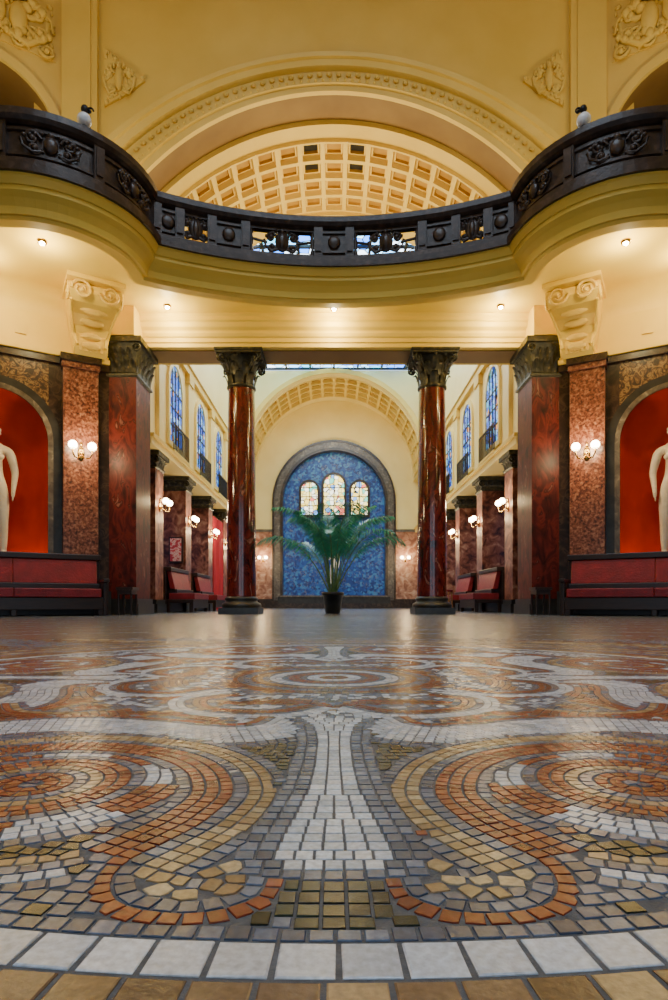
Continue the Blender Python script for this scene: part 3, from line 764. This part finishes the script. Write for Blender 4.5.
for q in (-1,1):
    x0,x1=sorted((q*3.72,q*4.28)); b.box(x0,x1,9.42,9.5,4.9,11,CREAM)
    x0,x1=sorted((q*3.82,q*4.18)); b.box(x0,x1,9.40,9.42,5.2,11,CREAM)
    P=[(q*3.62,8.92),(q*3.62,8.02),(q*3.28,8.20),(q*2.98,8.42)]
    b.prism(P,9.46,9.5,CREAM)
    def inside(x,z):
        c=0; pts=P
        for i in range(4):
            x1_,z1_=pts[i]; x2_,z2_=pts[(i+1)%4]
            if (z1_>z)!=(z2_>z) and x<(x2_-x1_)*(z-z1_)/(z2_-z1_)+x1_: c^=1
        return c
    random.seed(5)
    f=T(q*3.38,9.45,8.42); b.relief(.5,.55,CREAM,f,.045)
    for k in range(60):
        x=q*random.uniform(3.0,3.6); z=random.uniform(8.05,8.9)
        if inside(x,z): b.ell((x,9.455,z),(random.uniform(.02,.05),.03,random.uniform(.02,.05)),CREAM,6)
b.done()
for s,nm in LOOPS:
    b=B('wall_upper_'+nm,SU(s)); uc=1.12; r=1.05; zs=7.35; n2=20; top=11
    xs=[uc-r*cos(pi*i/n2) for i in range(n2+1)]; zz=[zs+r*sin(pi*i/n2) for i in range(n2+1)]
    for i in range(n2): b.add([(xs[i],0,zz[i]),(xs[i+1],0,zz[i+1]),(xs[i+1],0,top),(xs[i],0,top)],[(0,1,2,3)],CREAM)
    b.box(-.02,uc-r,-.05,0,4.9,top,CREAM); b.box(uc+r,2.6,-.05,0,4.9,top,CREAM)
    J=[(uc-r,4.9)]+list(zip(xs,zz))+[(uc+r,4.9)]
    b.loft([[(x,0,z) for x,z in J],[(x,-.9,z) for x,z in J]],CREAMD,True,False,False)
    b.add([(x,-.9,z) for x,z in J],[tuple(range(len(J)))],DKM)
    J2=[(uc-r-.14,4.9)]+[(uc-(r+.14)*cos(pi*i/n2),zs+(r+.14)*sin(pi*i/n2)) for i in range(n2+1)]+[(uc+r+.14,4.9)]
    b.loft([[(x,0,z) for x,z in J],[(x,.06,z) for x,z in J],[(x,.06,z) for x,z in J2],[(x,0,z) for x,z in J2]],CREAM,False,False,False)
    random.seed(9)
    cz=9.15
    b.box(.10,1.9,0,.02,8.68,9.75,CREAM)
    b.relief(1.6,1.0,CREAM,lambda p: Vector((p.x+.98,-p.y+.04,p.z+cz)),.07)
    b.relief(1.0,.7,CREAM,lambda p: Vector((p.x+.62,-p.y+.05,-p.z+cz-.05)),.05)
    for k in range(9): b.spiral((.22+.19*k,.05,cz-.38+.16*(k%2)),.11,1.5,CREAM,.030,k,1 if k%2 else -1,18)
    for k in range(90): b.ell((random.uniform(.14,1.8),.03,random.uniform(8.72,9.7)),(random.uniform(.02,.06),.035,random.uniform(.02,.06)),CREAM,6)
    b.done()
b=B('ceiling'); b.box(-6.3,6.3,-4,9.6,11.02,11.15,CREAM); b.done()
b=B('dome_skylight'); b.lathe((0,2.6,10.96),[(2.6,.0),(.01,0)],DOMEG,40,caps=False,smooth=False)
b.lathe((0,2.6,10.92),[(2.6,.1),(2.6,0),(2.85,0),(2.9,.1)],CREAM,40,caps=False)
for k in range(8): a=k*pi/8; b.tube([(-2.6*cos(a),2.6-2.6*sin(a),10.95),(2.6*cos(a),2.6+2.6*sin(a),10.95)],.03,IRON,6)
b.done()

def coffers(name,R,zc,y0,y1,na,ny,dark=()):
    bm=bmesh.new(); zmin=4.95; a0=math.asin((zmin-zc)/R)
    g=[[bm.verts.new((-R*cos(a0+(pi-2*a0)*i/na),y0+(y1-y0)*j/ny,zc+R*sin(a0+(pi-2*a0)*i/na))) for j in range(ny+1)] for i in range(na+1)]
    fs=[];dk=[]
    for i in range(na):
        for j in range(ny):
            f=bm.faces.new((g[i][j],g[i+1][j],g[i+1][j+1],g[i][j+1])); fs.append(f)
            if (i,j) in dark: dk.append(f)
    bm.normal_update()
    if fs[len(fs)//2].normal.z>0: bmesh.ops.reverse_faces(bm,faces=fs)
    w=min((y1-y0)/ny,R*(pi-2*a0)/na)
    bmesh.ops.inset_individual(bm,faces=fs,thickness=w*.14,depth=0)
    bmesh.ops.inset_individual(bm,faces=fs,thickness=w*.03,depth=-.10)
    bmesh.ops.inset_individual(bm,faces=fs,thickness=w*.10,depth=0)
    for f in fs: f.material_index=1
    bmesh.ops.inset_individual(bm,faces=fs,thickness=w*.02,depth=-.05)
    for f in dk: f.material_index=2
    me=bpy.data.meshes.new(name); bm.to_mesh(me); bm.free()
    for m in (CREAM,COFF,BLKST): me.materials.append(m)
    o=bpy.data.objects.new(name,me); COL.objects.link(o); return o
coffers('coffered_vault',3.96,4.12,10.28,12.1,27,4,{(12,0),(14,0),(12,1),(14,1)})
b=B('trim_1')
b.loft([arcpts(3.96,4.12,12.1),arcpts(3.88,4.12,12.1),arcpts(3.88,4.12,12.5)],CREAM,False,False,False)
pts=arcpts(3.88,4.12,12.5)
for i in range(n):
    p,q=pts[i],pts[i+1]
    b.add([p,q,(q[0],12.5,8.3),(p[0],12.5,8.3)],[(0,1,2,3)],CREAM)
for q in (-1,1):
    x0,x1=sorted((q*3.2,q*4.2)); b.box(x0,x1,12.5,12.6,4.9,8.3,CREAM); b.box(x0,x1,10.0,12.5,4.75,4.9,CREAM)
b.box(-3.3,3.3,12.45,12.5,8.02,8.3,CREAM)
b.done()

# ------------------------------------------------------------ nave
YF=23.0
PY=[10.75,12.95,15.3,17.4,19.5,21.6]
for s,nm in LOOPS:
    fx=(lambda s:(lambda p: Vector((s*p.x,p.y,p.z))))(s)
    b=B('wall_nave_'+nm,fx)
    b.box(3.22,4.1,10.2,YF,2.9,8.3,CREAML)
    b.box(3.95,4.1,10.2,YF,0,2.9,PINKM)
    b.box(3.10,3.22,10.2,YF,2.9,3.02,CREAML); b.box(3.06,3.22,10.2,YF,3.02,3.08,CREAM)
    b.box(3.14,3.22,10.2,YF,5.15,5.3,CREAM); b.box(3.10,3.22,10.2,YF,5.3,5.36,CREAML)
    for y in PY:
        b.box(3.15,3.22,y+.08,y+.42,3.08,5.15,CREAML); b.box(3.12,3.22,y+.04,y+.46,4.95,5.15,CREAM)
    b.done()
    for i,y in enumerate(PY):
        sqpier('mottled_marble_pier',3.2,3.68,y,y+.5,2.9,2.62,PIERM,BRZ,BLKST,.05,fx)
        y1=(PY[i+1] if i<5 else 23.6); yc=(y+.5+y1)/2
        if i<5:
            w=.95
            g=lambda p,yc=yc,fx=fx: fx(Vector((3.20+p.y,yc+p.x,p.z)))
            b=B(f'window_{i+1+(6 if s>0 else 0)}',g)
            b.prism(archpoly(0,w,3.35,4.45),.0,.02,BLUG)
            A=archpoly(0,w,3.35,4.45); C2=archpoly(0,w+.2,3.25,4.45)
            b.loft([[(x,.02,z) for x,z in A],[(x,-.03,z) for x,z in A],[(x,-.03,z) for x,z in C2],[(x,.02,z) for x,z in C2]],CREAML,False,True,False)
            for q in (-.24,0,.24): b.box(q-.012,q+.012,-.015,.0,3.35,4.85,IRON)
            for z in (3.7,4.05,4.4): b.box(-w/2,w/2,-.015,0,z-.012,z+.012,IRON)
            b.box(-.6,.6,-.14,-.12,3.62,3.65,IRON); b.box(-.6,.6,-.14,-.12,3.12,3.15,IRON); b.box(-.62,.62,-.15,.0,3.08,3.12,CREAM)
            for k in range(13): b.box(-.6+k*.1-.008,-.6+k*.1+.008,-.138,-.122,3.12,3.65,IRON)
            b.done()
            g2=lambda p,yc=yc,fx=fx: fx(Vector((3.94+p.y,yc+p.x,p.z)))
            if (s<0 and i==2) :
                b=B('red_curtain',lambda p,yc=yc,fx=fx: fx(Vector((3.24+p.y,yc+p.x,p.z))))
                for q in (-1,1):
                    rings=[]
                    for k in range(31):
                        x=q*(.08+.62*k/30); rings.append([(x,.05*sin(k*1.6),.0),(x,.05*sin(k*1.6+.4),1.2),(x*1.02,.04*sin(k*1.6),2.5)])
                    b.loft(rings,CURT,True,False,False)
                b.tube([(-.74,0,2.52),(.74,0,2.52)],.02,BRASS,8); b.done()
            else:
                b=B(f'door_{i+1+(6 if s>0 else 0)}',g2)
                b.box(-.62,.62,-.06,0,0,2.5,WOOD)
                for q in (-.31,.31):
                    b.box(q-.24,q+.24,-.075,-.06,.9,2.35,BLUG); b.box(q-.24,q+.24,-.085,-.06,.15,.75,WOOD)
                    for k in range(1,4): b.box(q-.24+.12*k-.01,q-.24+.12*k+.01,-.09,-.075,.9,2.35,IRON)
                    for z in (1.2,1.5,1.8,2.1): b.box(q-.24,q+.24,-.09,-.075,z-.01,z+.01,IRON)
                b.box(-.7,-.62,-.09,0,0,2.58,DKM); b.box(.62,.7,-.09,0,0,2.58,DKM); b.box(-.7,.7,-.09,0,2.5,2.62,DKM)
                b.done()
    for y in (11.45,13.65):
        bench(lambda p,y=y,fx=fx: fx(Vector((3.30-p.y,y+p.x,p.z))),1.35,arms=False)
def sconce(pos,d,sc=1,energy=18):
    D=Vector((d[0],d[1],0)).normalized(); A=Vector((D.y,-D.x,0)); P=Vector(pos)
    f=lambda p: P+A*p.x*sc+D*(-p.y)*sc+Vector((0,0,p.z*sc))
    b=B('wall_sconce')
    b.ell((0,-.01,0),(.05,.025,.11),BRASS,12,f); b.ell((0,-.02,.13),(.02,.02,.04),BRASS,8,f); b.ell((0,-.03,0),(.03,.03,.04),BRASS,8,f)
    for q in (-1,1):
        b.tube([(0,-.03,-.02),(q*.05,-.10,-.09),(q*.10,-.15,-.09),(q*.13,-.16,-.03),(q*.13,-.16,.02)],.011,BRASS,6,f)
        b.lathe((q*.13,-.16,.02),[(.015,0),(.04,.012),(.045,.025)],BRASS,12,f)
        b.ell((q*.13,-.16,.08),.062,GLOBE,14,f)
    o2=b.done(recalc=True)
    l=bpy.data.lights.new('sconce_light','POINT'); l.energy=energy; l.color=(1,.72,.36); l.shadow_soft_size=.08*sc
    o=bpy.data.objects.new('sconce_light',l); o.location=f(Vector((0,-.34,.10))); COL.objects.link(o); o.parent=o2
for s,nm in LOOPS:
    p=SW(s)(Vector((.31,.135,2.36))); sconce(p,(-s*.5,-.866),1.0,36)
    for y in PY[:5]: sconce((s*3.2,y+.25,1.95),(-s,0),.95,24)
    sconce((s*2.72,YF,1.85),(0,-1),1,26)
b=B('notice_sign'); b.box(-3.55,-3.25,12.89,12.945,1.05,1.6,WOOD); b.box(-3.52,-3.28,12.88,12.89,1.08,1.57,PAPER); b.done()

b=B('skylight')
b.box(-3.2,3.2,12.6,20.3,8.15,8.17,SKYG)
for i in range(9): x=-3.2+i*.8; b.box(x-.03,x+.03,12.6,20.3,8.08,8.15,IRON)
for i in range(11): y=12.6+i*.77; b.box(-3.2,3.2,y-.03,y+.03,8.09,8.15,IRON)
b.box(-3.3,3.3,12.5,20.4,8.3,8.4,CREAM)
b.done()
def fa(R,y,z=4.93,n=40): return [(-R*cos(pi*i/n),y,z+R*sin(pi*i/n)) for i in range(n+1)]
b=B('wall_nave_arch')
A=fa(3.03,20.3)
for i in range(40):
    p,q=A[i],A[i+1]; b.add([p,q,(q[0],20.3,8.05),(p[0],20.3,8.05)],[(0,1,2,3)],CREAML)
b.loft([fa(3.03,20.3),fa(3.03,20.25),fa(3.17,20.22),fa(3.2,20.3)],CREAM,False,False,False)
b.loft([fa(3.03,20.3),fa(3.03,20.6),fa(3.0,20.6)],CREAML,False,False,False)
b.loft([fa(3.0,22.5),fa(3.0,22.6),fa(3.03,22.6),fa(3.03,23)],CREAML,False,False,False)
for q in (-1,1):
    x0,x1=sorted((q*3.03,q*3.25)); b.box(x0,x1,20.3,23,4.85,4.95,CREAML)
b.done()
coffers('coffered_vault_nave',3.0,4.93,20.6,22.5,22,4)
b=B('wall_back'); n3=30; RB=2.0; zb=4.07
xs=[-RB*cos(pi*i/n3) for i in range(n3+1)]; zz=[zb+RB*sin(pi*i/n3) for i in range(n3+1)]
for i in range(n3): b.add([(xs[i],YF,zz[i]),(xs[i+1],YF,zz[i+1]),(xs[i+1],YF,8.4),(xs[i],YF,8.4)],[(0,1,2,3)],CREAML)
for q in (-1,1):
    x0,x1=sorted((q*RB,q*4.2)); b.box(x0,x1,YF,YF+.3,2.95,8.4,CREAML); b.box(x0,x1,YF-.02,YF+.3,0,2.95,PINKM); b.box(x0,x1,YF-.06,YF,2.92,3.02,GREYM)
    b.box(x0,x1,YF-.05,YF,0,.35,DKM)
def jp(r): return [(-r,.3)]+[(-r*cos(pi*i/n3),zb+r*sin(pi*i/n3)) for i in range(n3+1)]+[(r,.3)]
for ra,rb,y0,y1,m in [(1.96,2.06,YF+.25,YF-.12,DKM),(2.06,2.28,YF,YF-.09,GREYM),(2.28,2.36,YF,YF-.12,DKM)]:
    A=jp(ra); C2=jp(rb); b.loft([[(x,y0,z) for x,z in A],[(x,y1,z) for x,z in A],[(x,y1,z) for x,z in C2],[(x,YF,z) for x,z in C2]],m,False,False,False)
A=jp(2.02); b.add([(x,YF+.22,z) for x,z in A],[tuple(range(len(A)))],BLUEM)
b.done()
for k,(x,w,zs) in enumerate([(-.95,.62,4.55),(0,.78,4.75),(.98,.62,4.55)]):
    b=B(f'window_{13+k}',lambda p: Vector((p.x,YF+p.y,p.z)))
    b.prism(archpoly(x,w,3.6,zs),.17,.21,YELG)
    A=archpoly(x,w,3.6,zs); C2=archpoly(x,w+.18,3.51,zs)
    b.loft([[(a,.21,c) for a,c in A],[(a,.08,c) for a,c in A],[(a,.08,c) for a,c in C2],[(a,.21,c) for a,c in C2]],DKM,False,True,False)
    b.box(x-.015,x+.015,.15,.17,3.6,zs+w/2,IRON)
    for z in (3.95,4.3,4.65): b.box(x-w/2,x+w/2,.15,.17,z-.015,z+.015,IRON)
    b.done()
b=B('fountain_basin')
b.box(-2.25,2.25,22.2,22.9,0,.18,DKM); b.box(-2.1,2.1,22.4,22.9,.18,.42,BLKST); b.box(-2.15,2.15,22.35,22.9,.42,.48,GREYM)
b.lathe((0,22.65,.48),[(.25,0),(.3,.08),(.12,.14),(.1,.35),(.2,.42)],GREYM,20)
b.done()
b=B('fountain_statue'); statue_geo(b,lambda p: Vector((p.x*.8,22.65+p.y*.8,.90+p.z*.8)),1); b.done()

b=B('wooden_chair',T(2.35,13.2,0,math.radians(70)))
for x in (-.2,.2):
    for y in (-.2,.2): b.tube([(x*1.1,y*1.1,0),(x,y,.43)],.018,LTWOOD,8)
    b.tube([(x,.2,.43),(x*1.02,.26,.9)],.018,LTWOOD,8); b.tube([(x,-.2,.25),(x,.2,.25)],.012,LTWOOD,6)
b.box(-.23,.23,-.23,.22,.43,.47,LEATH); b.box(-.2,.2,.235,.26,.78,.9,LTWOOD); b.box(-.2,.2,.22,.24,.58,.63,LTWOOD)
for x in (-.1,0,.1): b.box(x-.012,x+.012,.225,.24,.6,.8,LTWOOD)
b.done(.004)

# ------------------------------------------------------------ palm
px,py=-.02,10.1
b=B('potted_palm')
b.lathe((px,py,0),[(.12,0),(.125,.01),(.165,.31),(.185,.31),(.185,.36),(.165,.36)],POTM,28,caps=False)
b.lathe((px,py,0),[(.12,0),(.01,0.0)],POTM,28,caps=False)
b.lathe((px,py,0),[(.165,.33),(.01,.34)],SOIL,28,caps=False)
random.seed(11)
NF=20
for k in range(NF):
    az=2*pi*k*.382+random.uniform(-.15,.15)
    tier=k%3
    el=math.radians([88,80,70][tier]+random.uniform(-4,2)); L=[1.62,1.85,1.75][tier]*random.uniform(.92,1.08)
    p=Vector((px+.05*cos(az),py+.05*sin(az),.33)); pts=[p.copy()]; n4=28; e=el
    for i in range(n4):
        p=p+Vector((cos(az)*cos(e),sin(az)*cos(e),sin(e)))*L/n4; e-=([.006,.006,.012][tier]+[.115,.150,.150][tier]*(i/n4)**1.5)*random.uniform(.8,1.15); pts.append(p.copy())
    b.tube(pts,lambda t:.013*(1-.8*t),STEM,5)
    for i in range(10,n4+1):
        for h in (0,.5):
            j=min(i,n4-1); P=pts[j].lerp(pts[j+1],h); d=(pts[j+1]-pts[j]).normalized(); t=(i+h)/(n4+.5)
            sd=d.cross(Vector((0,0,1))).normalized(); up=sd.cross(d)
            ln=.38*max(.05,math.sin(pi*min(1,(t-.3)/.7*.8+.2)))**.7
            for q in (-1,1):
                dr=(sd*q*.75+d*.7+up*.10+Vector((random.uniform(-.12,.12),random.uniform(-.12,.12),random.uniform(-.12,.12)))).normalized()
                w=d*.0095
                m1=P+dr*ln*.5; m2=P+dr*ln+Vector((0,0,-.17*ln/.3))
                b.add([P-w*.6,P+w*.6,m1+w,m2,m1-w],[(0,1,2,4),(4,2,3)],LEAF,False)
b.done(recalc=False)

# ------------------------------------------------------------ lights
def downlight(x,y,z=4.64,e=36):
    b=B('ceiling_downlight'); b.lathe((x,y,z-.03),[(.035,0),(.055,0),(.06,.03)],BRASS,20,caps=False); b.lathe((x,y,z-.018),[(.035,0),(.001,.001)],LED,20,caps=False); b.ell((x,y,z-.03),(.032,.032,.024),LED,10); o2=b.done()
    l=bpy.data.lights.new('downlight','POINT'); l.energy=e; l.color=(1,.82,.42); l.shadow_soft_size=.06
    o=bpy.data.objects.new('downlight_lamp',l); o.location=(x,y,z-.26); COL.objects.link(o); o.parent=o2
for x,y in [(-3.6,7.4),(3.6,7.4),(-2.5,9.0),(2.5,9.0),(0,9.06),(-4.5,7.6),(4.5,7.6),(-5.3,3),(5.3,3)]: downlight(x,y)
def area(loc,rot,sz,e,col,name):
    l=bpy.data.lights.new(name,'AREA'); l.energy=e; l.color=col; l.size=sz; o=bpy.data.objects.new(name,l); o.location=loc; o.rotation_euler=rot; COL.objects.link(o)
for x in (-4.9,4.9): area((x,6.8,5.3),(pi,0,0),.8,70,(1,.82,.42),'balcony_fill')  # unseen fill added behind the rail to brighten the upper walls
for x in (-2.6,2.6): area((x,9.2,5.05),(pi,0,0),.3,26,(1,.82,.44),'arch_fill')  # added fill without a fixture, lifts the arch from below
for y in (13.5,17.5): area((0,y,7.9),(0,0,0),3,230,(1,.90,.64),'nave_fill')  # fill areas added under the skylight to brighten the nave, not real lamps
area((0,11.2,5.4),(pi,0,0),1.5,120,(1,.82,.42),'vault_fill')  # unseen fill added to light the near coffers from below
area((0,21.5,5.0),(pi,0,0),1.2,50,(1,.85,.5),'nave_vault_fill')  # added upward fill for the far vault, no lamp hangs here

w=bpy.data.worlds.new('World'); bpy.context.scene.world=w; w.use_nodes=True
w.node_tree.nodes['Background'].inputs[0].default_value=(.62,.80,1,1); w.node_tree.nodes['Background'].inputs[1].default_value=1.5

cam=bpy.data.cameras.new('Camera'); co=bpy.data.objects.new('Camera',cam); COL.objects.link(co)
co.location=(0,0,.16); co.rotation_euler=(pi/2,0,0); cam.sensor_width=36; cam.lens=21.6; cam.shift_y=.104; cam.clip_start=.02
bpy.context.scene.camera=co
